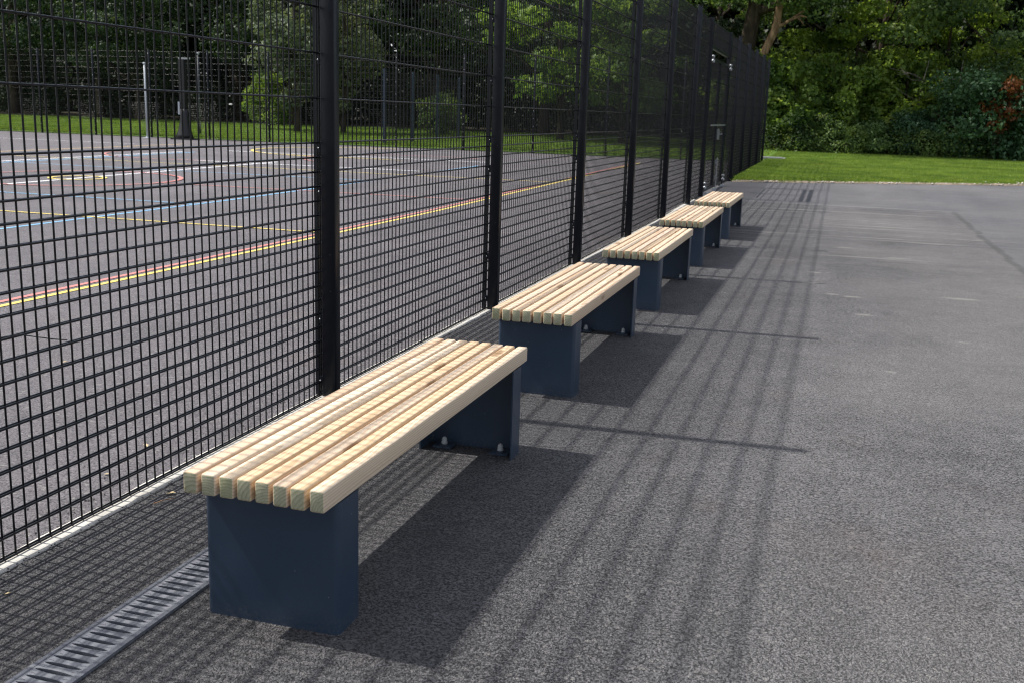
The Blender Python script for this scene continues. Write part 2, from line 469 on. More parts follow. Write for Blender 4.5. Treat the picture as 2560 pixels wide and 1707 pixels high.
M['stone'] = mat_plain('pale_stone', (0.42, 0.38, 0.32), 0.85, 0.0, 0.4, 25)
M['chip'] = mat_plain('tarmac_chip', (0.075, 0.073, 0.075), 0.85, 0.0, 0.6, 25)
M['twig'] = mat_plain('dry_twig', (0.20, 0.11, 0.06), 0.85, 0.0, 0.4, 40)
M['dryleaf'] = mat_plain('dry_leaf', (0.46, 0.36, 0.20), 0.8, 0.0, 0.4, 40)
M['blade'] = mat_leaf('grass_blade', (0.085, 0.150, 0.024), (0.215, 0.300, 0.055), 0.38, (0.34, 0.36, 0.09))
M['leaf_oak'] = mat_leaf('oak_leaf', (0.016, 0.042, 0.016), (0.185, 0.275, 0.095), 0.42, (0.32, 0.36, 0.08))
M['leaf_maple'] = mat_leaf('maple_leaf', (0.050, 0.105, 0.024), (0.280, 0.380, 0.085), 0.52, (0.50, 0.53, 0.10))
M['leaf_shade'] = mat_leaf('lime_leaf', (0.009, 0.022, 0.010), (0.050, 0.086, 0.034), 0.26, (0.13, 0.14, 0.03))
M['leaf_blue'] = mat_leaf('bramble_leaf', (0.018, 0.052, 0.026), (0.075, 0.150, 0.078), 0.30, (0.05, 0.11, 0.03))
M['leaf_pale'] = mat_leaf('willow_leaf', (0.050, 0.076, 0.038), (0.215, 0.250, 0.155), 0.30, (0.15, 0.17, 0.06))
M['leaf_dead'] = mat_leaf('dead_leaf', (0.10, 0.035, 0.010), (0.22, 0.075, 0.022), 0.25, (0.24, 0.10, 0.02))
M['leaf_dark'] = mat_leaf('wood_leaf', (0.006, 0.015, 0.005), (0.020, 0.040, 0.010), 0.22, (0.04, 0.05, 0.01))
M['bark'] = mat_bark('dark_bark', (0.030, 0.022, 0.015), (0.085, 0.066, 0.048))
M['bark_grey'] = mat_bark('grey_bark', (0.07, 0.06, 0.05), (0.20, 0.18, 0.155))
M['bark_tan'] = mat_bark('tan_bark', (0.12, 0.075, 0.045), (0.42, 0.27, 0.16))
for k, c in dict(yellow=(0.74, 0.58, 0.14), red=(0.52, 0.20, 0.18), blue=(0.20, 0.44, 0.66), white=(0.80, 0.80, 0.82), orange=(0.56, 0.40, 0.20)).items():
    M['line_'+k] = mat_paint('court_paint_'+k, c, 0.35)

# ------------------------------------------------------------------ ground
def sheet(name, xs, ys, zf, mat, kind='structure', holes=None):
    xs = np.asarray(xs, float); ys = np.asarray(ys, float)
    X, Y = np.meshgrid(xs, ys)
    Z = np.vectorize(zf)(X, Y)
    v = np.stack([X, Y, Z], -1).reshape(-1, 3)
    nx, ny = len(xs), len(ys)
    i = np.arange((ny-1)*(nx-1)); r, c = i//(nx-1), i % (nx-1)
    a = r*nx + c
    f = np.stack([a, a+1, a+nx+1, a+nx], -1)
    o = link(name, np_mesh(name, v, f, mat, True))
    return tag(o, kind=kind)

def verge_edge(x): return 23.65 + 0.56*x

sheet('ground', np.linspace(-3000, 3000, 61), np.linspace(-3000, 3000, 61), lambda x, y: -0.25, M['field'])

# court, with its painted lines as children
court = sheet('court_surface', np.linspace(-62, -0.03, 60), np.concatenate([np.linspace(-26, 13.9, 20), np.linspace(14, 33.55, 20)]), lambda x, y: height(y), M['court'])

def path_sheet():
    """tarmac path: left edge ragged where it laps on to the concrete edging, far edge slanting along the lawn"""
    ys = np.concatenate([np.linspace(-14, 0.4, 30), np.arange(0.5, 8, 0.022), np.arange(8, 18.2, 0.05), np.linspace(18.25, 23.3, 30)])
    fr = [0.0, 0.012, 0.08, 0.15, 0.26, 0.489, 0.633, 1.2, 2.2, 3.6, 6.0, 10, 16, 26]
    v = []; 
    w = R.normal(0, 1, len(ys)); w = np.convolve(w, np.ones(3)/3, 'same') + np.convolve(R.normal(0, 1, len(ys)), np.ones(25)/25, 'same')*2.0
    for j, y in enumerate(ys):
        for k, x in enumerate(fr):
            zz = height(y)
            if k == 0: xx = 0.046 + 0.0040*w[j]; dz = 0.010
            elif k == 1: xx = 0.056 + 0.004*w[j]; dz = 0.021 + 0.0030*w[j]
            else: xx = x; dz = {2: 0.019, 3: 0.013, 4: 0.005}.get(k, 0.0)
            if y > 18.1: dz *= 0.3; xx = xx if k > 1 else (-0.09 if k == 0 else 0.02)
            v.append((xx, y, zz+dz))
    n = len(fr); f = []
    for j in range(len(ys)-1):
        for k in range(n-1):
            if k == 5 and 0.21 < ys[j] and ys[j+1] < 13.68: continue     # opening for the drain channel
            a = j*n+k; f.append((a, a+1, a+n+1, a+n))
    # wedge up to the slanting lawn edge
    base = len(v)
    for k, x in enumerate(fr):
        x = 0.02 if k < 2 else x
        for t in (0.0, 0.5, 1.0):
            y = 23.3 + t*(verge_edge(x)+0.12 - 23.3)
            v.append((x if k else -0.09, y, height(y)))
    for k in range(n-1):
        for t in range(2):
            a = base+k*3+t; f.append((a, a+3, a+4, a+1))
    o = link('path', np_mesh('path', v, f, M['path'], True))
    return tag(o, kind='structure')
path_sheet()

def edging():
    ys = np.arange(-12, 18.15, 0.06)
    prof = [(-0.034, -0.1), (-0.034, 0.012), (-0.029, 0.023), (0.044, 0.024), (0.050, 0.017), (0.050, -0.1)]
    v = []; f = []
    for y in ys:
        for x, z in prof:
            v.append((x + R.normal(0, 0.0012), y, z + height(y) + R.normal(0, 0.0008)))
    n = len(prof)
    for j in range(len(ys)-1):
        for k in range(n-1): f.append((j*n+k, j*n+k+1, (j+1)*n+k+1, (j+1)*n+k)[::-1])
    return tag(link('kerb_edging', np_mesh('kerb_edging', v, f, M['concrete'])), kind='structure')
edging()

# lawns, each sheet with a ragged front edge
def lawn(name, x0, x1, nx, edge, yend, rise=0.055):
    xs = np.linspace(x0, x1, nx)
    fr = [0, 0.15, 0.45, 1.0, 2.2, 4.5, 8, 13, 20, 30, 60]
    v = []
    for x in xs:
        e = edge(x) + 0.06*math.sin(x*3.1) + random.uniform(-0.05, 0.05)
        for k, d in enumerate(fr):
            y = e + d
            zz = height(y) + rise*min(1, d/0.5) + (0.012 if k == 0 else 0) + (0.03*math.sin(x*0.9+y*0.5) if k > 3 else 0)*0.6
            v.append((x, y, zz))
    n = len(fr); f = []
    for i in range(nx-1):
        for k in range(n-1): f.append((i*n+k, (i+1)*n+k, (i+1)*n+k+1, i*n+k+1))
    return tag(link(name, np_mesh(name, v, f, M['lawn'], True)), kind='structure')
lawn('lawn', 0.10, 40, 220, verge_edge, 60)
lawn('lawn', -70, 0.11, 160, lambda x: 33.62, 60)
sheet('woodland_floor', np.linspace(-90, 60, 60), np.linspace(43, 120, 30), lambda x, y: height(y)+0.055+0.04*min(1, (y-43)/3)+0.05*math.sin(x*1.7)*math.cos(y*1.3)*(0 if y < 44 else 1) if x > -1.5 else height(y)+(-0.2 if y < 52 else 0.10), M['soil'])

# sandy fringe between tarmac and lawn
def fringe():
    v = []; f = []
    xs = np.linspace(0.12, 26, 420)
    for i, x in enumerate(xs):
        e = verge_edge(x)
        w = -0.14 + 0.13*abs(R.normal()) + (0.55*max(0, 1-abs(x-7.4)/1.2) if x < 8.8 else 0.35*max(0, 1-abs(x-9.5)/1.0))
        v += [(x, e-0.06-0.06*abs(R.normal()), height(e)+0.004), (x, e+w*0.5+0.05, height(e)+0.024), (x, e+w+0.16, height(e)+0.040+max(0, w)*0.05)]
    for i in range(len(xs)-1):
        for k in range(2): a = i*3+k; f.append((a, a+3, a+4, a+1))
    tag(link('sandy_verge', np_mesh('sandy_verge', v, f, M['sand'], True)), kind='structure')
fringe()

# ------------------------------------------------------------------ court markings
def line_obj(mat, pts, w, dz=0.004):
    pts = [Vector((p[0], p[1], 0)) for p in pts]
    v = []; f = []
    for i, p in enumerate(pts):
        d = (pts[min(i+1, len(pts)-1)] - pts[max(i-1, 0)]).normalized(); nrm = Vector((-d.y, d.x, 0))
        for s in (-1, 1):
            q = p + nrm*(w/2*s); v.append((q.x, q.y, height(q.y)+dz))
    for i in range(len(pts)-1): f.append((2*i, 2*i+2, 2*i+3, 2*i+1))
    o = link('painted_line', np_mesh('painted_line', v, f, M['line_'+mat]), court)
    return o
def straight(mat, x0, y0, x1, y1, w=0.05, dz=0.004):
    n = max(2, int(math.hypot(x1-x0, y1-y0)/1.0)+1)
    line_obj(mat, [(x0+(x1-x0)*i/(n-1), y0+(y1-y0)*i/(n-1)) for i in range(n)], w, dz)
def arc(mat, cx, cy, r, a0, a1, w=0.05, dz=0.004, n=48):
    line_obj(mat, [(cx+r*math.cos(math.radians(a0+(a1-a0)*i/n)), cy+r*math.sin(math.radians(a0+(a1-a0)*i/n))) for i in range(n+1)], w, dz)
straight('yellow', -3.03, -8, -3.10, 30.2, 0.055)
straight('red', -3.15, -8, -3.22, 30.2, 0.055)
straight('blue', -6.27, -8, -6.27, 25.2, 0.06)
straight('white', -10.72, 6, -10.65, 23.0, 0.09)
straight('blue', -14.95, 4, -14.6, 25.5, 0.10)
straight('white', -15.30, 4, -14.95, 25.5, 0.10)
straight('orange', -18.3, 4, -17.7, 29.6, 0.11)
straight('yellow', -3.1, 10.74, -18.2, 10.80, 0.05, 0.008)
straight('yellow', -3.1, 20.75, -18.0, 20.75, 0.05, 0.008)
straight('blue', -6.3, 12.93, -15.0, 12.93, 0.05, 0.008)
straight('blue', -6.3, 18.75, -14.8, 18.75, 0.05, 0.008)
straight('red', -3.2, 15.95, -9.0, 15.9, 0.05, 0.008)
straight('white', -6.6, 22.1, -12.6, 22.1, 0.10, 0.008)
straight('white', -6.6, 26.8, -14.4, 26.8, 0.10, 0.008)
straight('yellow', -8.6, 25.9, -12.0, 25.9, 0.05, 0.012)
arc('red', -10.75, 15.95, 1.82, 0, 360, 0.08, 0.012)
arc('yellow', -10.70, 15.95, 0.46, 0, 360, 0.08, 0.012)
arc('red', -13.4, 24.6, 2.7, 150, 300, 0.06, 0.012)
arc('red', -8.6, 26.0, 2.6, 60, 250, 0.06, 0.012)
arc('yellow', -11.4, 29.0, 3.0, 90, 270, 0.10, 0.016)
straight('yellow', -11.4, 26.0, -9.0, 26.0, 0.05, 0.016)
straight('white', -18.6, 28.3, -30, 28.3, 0.06, 0.008)
straight('yellow', -18.6, 20.75, -30, 20.75, 0.05, 0.008)

# ------------------------------------------------------------------ mesh fence
PW, PD = 0.05, 0.072          # post width along the fence, depth across it
XB = 0.0118                    # back face of the posts; the mesh lies just behind it
Z0 = 0.03
LEVELS = [Z0 + i*1.2/18 for i in range(19)] + [Z0 + 1.2 + 0.2*i for i in range(1, 10)]
VTOP = LEVELS[-1] + 0.012

def wire_mesh(name, a, b, r, n=6):
    mb = MB(); mb.cyl(a, b, r, n=n)
    me = mb.mesh(name, M['wire'], True)
    return smooth_by_angle(me, 70)

V_WIRE = wire_mesh('vertical_wire', (0, 0, 0.012), (0, 0, VTOP), 0.0032)
def joined_panel(length, levels=LEVELS, pitch=0.05, zt=VTOP, zb=0.012, n=4):
    mb = MB()
    k = int(length/pitch)
    o = (length-k*pitch)/2
    for i in range(k+1): mb.cyl((0, o+i*pitch, zb), (0, o+i*pitch, zt), 0.003, n=n, caps=False)
    for z in levels:
        for s in (-1, 1): mb.cyl((s*0.0070, 0, z), (s*0.0070, length, z), 0.0037, n=n, caps=False)
    return mb.mesh('mesh_panel', M['wire'], True)

POST = bevel_box('post', XB, XB+PD, 0, PW, -0.12, 3.075, 0.004, 2, M['black'])
CAP = bevel_box('post_cap', XB-0.004, XB+PD+0.004, -0.004, PW+0.004, 3.0745, 3.088, 0.003, 1, M['black'])
def clamp_mesh():
    mb = MB(); mb.box(-0.033, -0.0116, 0.018, 0.050, 0.024, 3.04); return mb.mesh('clamp_bar', M['black'])
CLAMP = clamp_mesh()
def clip_mesh():
    mb = MB(); mb.box(-0.0114, 0.0114, 0.004, 0.046, -0.020, 0.020); return mb.mesh('clip', M['black'])
CLIP = clip_mesh()
def bolt_mesh(name='bolt', r=0.0045):
    mb = MB()
    mb.cyl((0.0, 0.0038, 0.0), (0.0, 0.0, 0.0), r, r*0.9, 8)
    mb.cyl((0.0, 0.0, 0.0), (0.0, -0.003, 0.0), r*0.75, r*0.3, 8)
    return mb.mesh(name, M['steel'], True)
BOLT = bolt_mesh()

fence = empty('mesh_fence', (0, 0, 0))
tag(fence, 'tall black wire mesh fence with posts running along the path behind the benches', 'fence')
posts_y = [4.4637 + 2.525*i for i in range(-3, 6)]      # near faces of the evenly spaced posts
far_y = [23.95, 26.4, 28.87, 31.35, 33.62]
def add_post(y, near=True, clamp=True):
    h = height(y)
    p = link('post', POST, fence, (0, y, h))
    link('post_cap', CAP, p, (0, 0, 0))
    if clamp:
        link('clamp_bar', CLAMP, p, (0, 0, 0))
        if near:
            for z in (0.10, 0.40, 1.005, 1.205, 1.60, 2.0, 2.62):
                c = link('clip', CLIP, p, (0, 0, z))
                link('bolt', BOLT, p, (0, 0, z))
for i, y in enumerate(posts_y): add_post(y - (0.17 if i < 3 else 0), near=y < 13)
for y in far_y: add_post(y, False)

PANEL_LEN = 2.525 - 0.010
H_BACK = {}
def detailed_panel(y0, length):
    """the nearer panels: every wire is an object"""
    k = 50; pitch = 0.05
    back = MB()
    for z in LEVELS: back.cyl((-0.0070, 0, z), (-0.0070, length, z), 0.0037, n=6, caps=False)
    if 'm' not in H_BACK:
        H_BACK['m'] = back.mesh('mesh_panel', M['wire'], True)
        H_BACK['h'] = wire_mesh('horizontal_wire', (0.0070, 0, 0), (0.0070, length, 0), 0.0037)
    pn = link('mesh_panel', H_BACK['m'], fence, (0, y0, height(y0)))
    o = (length - k*pitch)/2
    for i in range(k+1): link('vertical_wire', V_WIRE, pn, (0, o+i*pitch, 0))
    for z in LEVELS: link('horizontal_wire', H_BACK['h'], pn, (0, 0, z))
joined = joined_panel(PANEL_LEN)
for i in range(len(posts_y)-1):
    y0 = posts_y[i] + PW - 0.045
    if 2 <= i <= 6: detailed_panel(y0, PANEL_LEN)
    else: link('mesh_panel', joined, fence, (0, y0, height(y0)))
# short panel up to the gate, the panel after it, then the far run
def plain_panel(y0, y1): link('mesh_panel', joined_panel(y1-y0), fence, (0, y0, height(y0)))
plain_panel(posts_y[-1]+0.01, 18.92)
plain_panel(22.21, 23.95)
for a, b in zip(far_y[:-1], far_y[1:]): plain_panel(a+0.01, b+0.0)
# cable tie left hanging on a wire
mb = MB(); mb.tube([(0.012, 2.40, 1.03-0.32), (0.03, 2.50, 0.705), (0.055, 2.60, 0.675), (0.06, 2.66, 0.66)], [0.0018]*4, 5)
mb.build('cable_tie', M['wire'], fence)

# ------------------------------------------------------------------ gate
gate = empty('mesh_gate', (0, 18.92, height(18.9)))
tag(gate, 'black double-leaf wire mesh gate with silver hinges, set in the long fence', 'gate')
GW = 3.28
def part(name, mat, boxes, parent, cyls=()):
    mb = MB()
    for b in boxes: mb.box(*b)
    for c in cyls: mb.cyl(*c)
    return mb.build(name, mat, parent)
for y in (0.0, GW-0.08): 
    part('gate_post', M['black'], [(-0.02, 0.06, y, y+0.08, -0.1, 3.06)], gate)
part('transom', M['black'], [(-0.01, 0.04, 0.081, GW-0.081, 2.56, 2.61)], gate)
tp = joined_panel(GW-0.17, [2.63+0.2*i for i in range(3)], zt=3.05, zb=2.615)
link('top_panel', tp, gate, (0, 0.085, 0))
for s, (a, b) in enumerate(((0.13, 1.62), (1.65, GW-0.13))):
    lf = part('gate_leaf', M['black'], [(0, 0.05, a, a+0.05, 0.08, 2.42), (0, 0.05, b-0.05, b, 0.08, 2.42), (0.001, 0.049, a+0.05, b-0.05, 0.08, 0.13), (0.001, 0.049, a+0.05, b-0.05, 2.37, 2.42)], gate)
    link('mesh_panel', joined_panel(b-a-0.1, [z for z in LEVELS if 0.14 < z < 2.36], zt=2.37, zb=0.13), lf, (0.02, a+0.05, 0))
    for z in (0.20, 2.38):
        yy = a-0.02 if s == 0 else b+0.02
        hg = MB(); hg.lathe((0.075, yy, z-0.07), [(0.012, 0), (0.03, 0.005), (0.03, 0.05), (0.014, 0.055), (0.014, 0.085), (0.026, 0.09), (0.026, 0.125), (0.008, 0.135)], 10)
        hg.build('hinge', M['steel'], lf, smooth=True)
lat = part('latch_bar', M['steel'], [(0.06, 0.075, 0.5, 2.9, 1.235, 1.262)], gate)
part('lock_box', M['steel'], [(0.055, 0.09, 1.70, 1.79, 0.98, 1.18)], gate, [((0.09, 1.745, 1.08), (0.13, 1.745, 1.08), 0.012), ((0.13, 1.745, 1.085), (0.13, 1.86, 1.085), 0.009)])
part('drop_bolt', M['steel'], [(0.055, 0.075, 1.70, 1.77, 0.52, 0.60), (0.055, 0.075, 1.70, 1.77, 0.24, 0.30)], gate, [((0.085, 1.735, 0.02), (0.085, 1.735, 0.64), 0.011), ((0.085, 1.735, 0.60), (0.12, 1.735, 0.60), 0.010)])
for y in (0.30, 1.64, 3.05): part('floor_stop', M['cap'], [(0.04, 0.11, y-0.03, y+0.04, -0.01, 0.07)], gate)

# ------------------------------------------------------------------ fence at the far end of the court
YF = 33.5
ff = empty('mesh_fence', (0, YF, height(YF)))
tag(ff, 'distant black wire mesh fence closing the far end of the painted court', 'fence')
fx = [-2.45 - 2.4*i for i in range(0, 18)]
jp = joined_panel(2.4)
FP = bevel_box('post', 0, PW, -PD-0.02, -0.02, -0.1, 3.075, 0.004, 1, M['black'])
dots = MB()
for z in (0.1, 0.35, 0.6, 0.85, 1.1, 1.35, 1.75, 2.15, 2.6, 2.95):
    dots.box(-0.03, -0.008, 0.004, 0.012, z-0.018, z+0.018)
DOT = None
for i, x in enumerate(fx):
    p = link('post', FP, ff, (x, 0, 0))
    d = MB()
    for z in (0.1, 0.35, 0.6, 0.85, 1.1, 1.35, 1.75, 2.15, 2.6, 2.95):
        d.cyl((0.025, -0.093, z), (0.025, -0.104, z), 0.013, 0.009, 8)
    if DOT is None: DOT = d.mesh('bolts', M['steel'], True)
    link('bolts', DOT, p, (0, 0, 0))
    q = link('mesh_panel', jp, ff, (x+0.025, 0.0, 0)); q.rotation_euler = (0, 0, math.pi/2)
q = link('mesh_panel', joined_panel(2.38), ff, (-0.02, 0.0, 0)); q.rotation_euler = (0, 0, math.pi/2)

# lower fence branching off behind it
fb = empty('mesh_fence', (-12.7, 34.0, height(34.0)+0.05))
tag(fb, 'short stretch of lower dark mesh fencing on the grass behind the far court fence', 'fence')
for y, h in ((0, 2.55), (2.5, 2.55), (5.0, 2.55), (7.5, 2.55)):
    p = MB(); p.box(-0.045, 0.045, y-0.045, y+0.045, -0.1, h); p.build('post', M['navy'], fb)
for y in (0, 2.5, 5.0):
    link('mesh_panel', joined_panel(2.41, [0.06+0.1*i for i in range(25)], zt=2.48, zb=0.05), fb, (0, y+0.045, 0))

# ------------------------------------------------------------------ benches
BX, BW, BL, ZT, SH = 0.7126, 0.4147, 1.855, 0.4374, 0.0605
SLW = 0.0422
GAP = (BW - 8*SLW)/7
SLAT = bevel_box('slat', -SLW/2, SLW/2, 0, BL, -SH/2, SH/2, 0.0062, 3, M['wood'])
def leg_mesh():
    """folded steel plate: broad face outwards, two flanges turned in, rounded folds"""
    w, dp, r, t, h = 0.404, 0.125, 0.018, 0.006, ZT-SH-0.002
    outer = [(0, dp)]
    for k in range(6):
        a = math.pi + k*math.pi/2/5
        outer.append((r + r*math.cos(a), r + r*math.sin(a)))
    for k in range(6):
        a = 1.5*math.pi + k*math.pi/2/5
        outer.append((w - r + r*math.cos(a), r + r*math.sin(a)))
    outer.append((w, dp))
    inner = [(t, dp)]
    ri = r-t
    for k in range(6):
        a = math.pi + k*math.pi/2/5
        inner.append((r + ri*math.cos(a), r + ri*math.sin(a)))
    for k in range(6):
        a = 1.5*math.pi + k*math.pi/2/5
        inner.append((w - r + ri*math.cos(a), r + ri*math.sin(a)))
    inner.append((w-t, dp))
    n = len(outer); mb = MB(); vs = []
    for z in (-0.012, h):
        vs += [(x, y, z) for x, y in outer] + [(x, y, z) for x, y in inner]
    fs = []
    for i in range(n-1):
        fs.append((i, i+1, 2*n+i+1, 2*n+i))
        fs.append((n+i+1, n+i, 3*n+i, 3*n+i+1))
        fs.append((2*n+i, 2*n+i+1, 3*n+i+1, 3*n+i))
    fs.append((0, 2*n, 3*n, n)); fs.append((n-1, 2*n-1, 4*n-1, 3*n-1))
    mb.add(vs, fs)
    # top flange that carries the slats
    mb.box(0.02, w-0.02, t+0.001, 0.075, h-0.006, h-0.0005)
    return smooth_by_angle(mb.mesh('leg', M['navy']), 40)
LEG = leg_mesh()
def tab_mesh():
    mb = MB(); mb.box(-0.04, 0.04, 0.0065, 0.085, 0.002, 0.010)
    mb.lathe((0, 0.052, 0.010), [(0.024, 0), (0.024, 0.003), (0.018, 0.0035)], 12)
    return mb.mesh('foot_tab', M['navy'])
TAB = tab_mesh()
def capnut():
    mb = MB(); mb.lathe((0, 0.052, 0.013), [(0.0140, 0), (0.0140, 0.009), (0.0115, 0.0095), (0.0120, 0.017), (0.0108, 0.024), (0.007, 0.029), (0.002, 0.031)], 12)
    return mb.mesh('bolt_cap', M['cap'], True)
CAPNUT = capnut()
def screw_mesh():
    mb = MB(); mb.lathe((0, 0, 0), [(0.006, 0), (0.006, 0.002), (0.003, 0.003)], 8)
    return mb.mesh('screw', M['steel'], True)

TINTS = [  # slat by slat, from the fence side out
    [(1.0, .90, .82), (1.06, 1.06, 1.05), (1.05, 1.04, 1.0), (1.0, .90, .72), (.98, .86, .70), (1.05, 1.0, .95), (1.0, .90, .72), (1.03, 1.01, .96)],
    [(.96, .86, .74), (1.04, 1.02, 1.0), (.95, .86, .76), (1.02, .98, .92), (.97, .88, .76), (1.05, 1.03, 1.0), (1.05, 1.03, .98), (.95, .88, .82)],
    [(1.02, .96, .88), (.98, .93, .84), (1.05, 1.04, 1.0), (.98, .86, .76), (.94, .92, .93), (1.0, .92, .78), (1.05, 1.02, .96), (1.04, 1.0, .93)],
    [(1.03, .98, .90), (1.0, .93, .82), (1.0, .94, .88), (1.05, 1.05, 1.02), (.99, .92, .84), (1.02, .96, .88), (1.05, 1.0, .93), (.99, .93, .86)],
    [(1.0, .92, .82), (1.05, 1.02, .98), (.98, .90, .80), (1.04, 1.0, .96), (1.02, .96, .88), (1.0, .92, .82), (1.05, 1.0, .94), (1.04, 1.0, .92)]]
BLABEL = ['pale timber slatted bench on navy steel legs nearest the camera, above the drain grate',
          'second timber slatted bench from the camera, one slat end stained mossy green',
          'middle one of the five timber slatted benches, its navy leg partly hidden',
          'timber slatted bench between the middle bench and the farthest one',
          'farthest and smallest of the timber slatted benches, close to the mesh gate']
BY = [2.2933, 4.931, 7.5424, 10.1083, 12.6524]
bolts_on_bench = [(0.085, 0.335)]
for b in range(5):
    root = empty('bench', (BX, BY[b], 0))
    tag(root, BLABEL[b], 'bench', 'slatted benches in a row along the fence')
    for s in range(8):
        o = link('slat', SLAT, root, (SLW/2 + s*(SLW+GAP) + random.uniform(-.0012, .0012), random.uniform(-.004, .004), ZT-SH/2 + random.uniform(-.0008, .0008)))
        t = TINTS[b][s]
        if b == 1 and s == 2: o['label'] = 'slat with a mossy green end'
        g_ = (t[0]+t[1]+t[2])/3
        o.color = tuple(0.8*q + 0.2*w_*g_ for q, w_ in zip(t, (1.03, 0.99, 0.93))) + (1,)
    for e in (0, 1):
        lg = link('leg', LEG, root, (0.012, 0.075, 0))
        if e: lg.location = (0.012+0.404, BL-0.075, 0); lg.rotation_euler = (0, 0, math.pi)
        for x in (0.085, 0.335):
            xx = x if not e else 0.404-x
            t = link('foot_tab', TAB, lg, (xx, 0, 0))
            link('bolt_cap', CAPNUT, lg, (xx, 0, 0))

# ------------------------------------------------------------------ drain channel
def drain():
    d = empty('drain_channel', (0.485, 0.0, 0))
    tag(d, 'grey slotted drain grate set in the tarmac beside the nearest bench', 'drain')
    W = 0.152
    y0, sec, pitch = 0.20, 0.5, 0.0333
    n = 15
    def section():
        mb = MB(); zt, zl, zs = 0.010, 0.0072, -0.012
        m = 12
        for k in range(n):
            ya, yb = k*pitch, (k+1)*pitch
            yc = (ya+yb)/2
            # slot outline: long lens, thin at the ends
            loop = []
            xa, xb = 0.020, 0.132
            for i in range(m): 
                t = i/(m-1); x = xa+(xb-xa)*t; loop.append((x, yc + 0.0066*math.sin(math.pi*t)**0.55 + 0.0008 - 0.0015*t))
            for i in range(m-1, -1, -1):
                t = i/(m-1); x = xa+(xb-xa)*t; loop.append((x, yc - 0.0066*math.sin(math.pi*t)**0.55 - 0.0008 - 0.0015*t))
            # top face in quads: a band above and below the slot plus the end pieces
            base = []
            for i in range(m): base.append((loop[i][0], yb))
            low = []
            for i in range(m): low.append((loop[2*m-1-i][0], ya))
            up = loop[:m]; dn = [loop[2*m-1-i] for i in range(m)]
            vs = [(x, y, zl) for x, y in base+up+dn+low]
            fs = []
            for i in range(m-1):
                fs.append((m+i, m+i+1, i+1, i)); fs.append((3*m+i, 3*m+i+1, 2*m+i+1, 2*m+i))
            b = len(vs)
            vs += [(0.014, ya, zl), (0.014, yb, zl), (W-0.014, ya, zl), (W-0.014, yb, zl)]
            fs += [(b, 3*m, 2*m, m, 0, b+1), (b+2, b+3, m-1, 2*m-1, 3*m-1, 4*m-1)]
            # slot walls
            c = len(vs)
            vs += [(x, y, zs) for x, y in up] + [(x, y, zs) for x, y in dn]
            for i in range(m-1):
                fs.append((m+i, c+i, c+i+1, m+i+1)); fs.append((2*m+i+1, c+m+i+1, c+m+i, 2*m+i))
            mb.add(vs, fs)
            # small raised ticks beside the slot ends
            for s, xs in ((1, 0.020), (-1, W-0.020)):
                mb.add([(xs, yc+0.0140, zl), (xs+s*0.016, yc+0.0122, zl), (xs+s*0.016, yc+0.0140, zl), (xs, yc+0.0158, zl),
                        (xs, yc+0.0140, zl+.0008), (xs+s*0.016, yc+0.0122, zl+.0015), (xs+s*0.016, yc+0.0140, zl+.0015), (xs, yc+0.0158, zl+.0008)],
                       [(4, 5, 6, 7), (0, 1, 5, 4), (1, 2, 6, 5), (2, 3, 7, 6), (3, 0, 4, 7)])
        # side rails
        for xa, xb in ((0.0, 0.014), (W-0.014, W)):
            mb.box(xa, xb, 0.0008, n*pitch-0.0008, -0.03, zl+0.0012)
        return mb.mesh('grate', M['grate'])
    g = section()
    for k in range(0, 27): link('grate', g, d, (0, y0 + k*n*pitch, 0))
    L = 27*n*pitch
    ch = MB(); ch.box(0.005, W-0.005, y0, y0+L, -0.100, -0.095); ch.box(0.001, 0.0045, y0, y0+L, -0.1, -0.031); ch.box(W-0.0045, W-0.001, y0, y0+L, -0.1, -0.031); ch.build('channel', M['void'], d)
drain()

# ------------------------------------------------------------------ things on the court beyond
def white_post(x, y):
    o = empty('net_post', (x, y, height(y)))
    tag(o, 'slim white steel net post standing on the court near the far fence', 'post')
    mb = MB(); mb.cyl((0, 0, 0.02), (0, 0, 2.55), 0.032, 0.032, 10); mb.build('pole', M['white_paint'], o, smooth=True)
    mb = MB(); mb.lathe((0, 0, 0), [(0.14, 0), (0.14, 0.02), (0.06, 0.03), (0.045, 0.06)], 16); mb.build('base', M['white_paint'], o)
    mb = MB(); mb.lathe((0, 0, 2.55), [(0.034, 0), (0.055, 0.01), (0.055, 0.04), (0.03, 0.06), (0.01, 0.065)], 12); mb.build('top_cap', M['white_paint'], o, smooth=True)
white_post(-21.25, 32.65)

def padded_post(x, y):
    o = empty('padded_post', (x, y, height(y)))
    tag(o, 'tall black padded post with a flared base by the far fence', 'sports post')
    mb = MB(); mb.box(-0.13, 0.09, -0.09, 0.09, 1.05, 2.74); me = mb.build('pad', M['pad'], o)
    mb = MB()
    mb.lathe((0, 0, 0), [(0.30, 0.05), (0.26, 0.18), (0.20, 0.42), (0.145, 0.75), (0.12, 1.048)], 12); mb.build('flared_skirt', M['pad'], o, smooth=True)
    mb = MB(); mb.box(-0.40, 0.40, -0.30, 0.30, 0.0, 0.049); mb.build('base', M['pad'], o)
    mb = MB(); mb.box(-0.15, 0.30, -0.03, 0.03, 2.742, 2.80); mb.build('top_bar', M['steel'], o)
    mb = MB(); mb.box(-0.145, -0.085, -0.16, -0.128, 0.86, 1.30); mb.build('handle', M['white_paint'], o)
    mb = MB(); mb.tube([(-0.32, -0.1, 0.04), (-0.18, -0.1, 0.32), (-0.12, -0.08, 0.6)], [0.02]*3, 6); mb.build('stay', M['pad'], o)
padded_post(-19.80, 32.8)

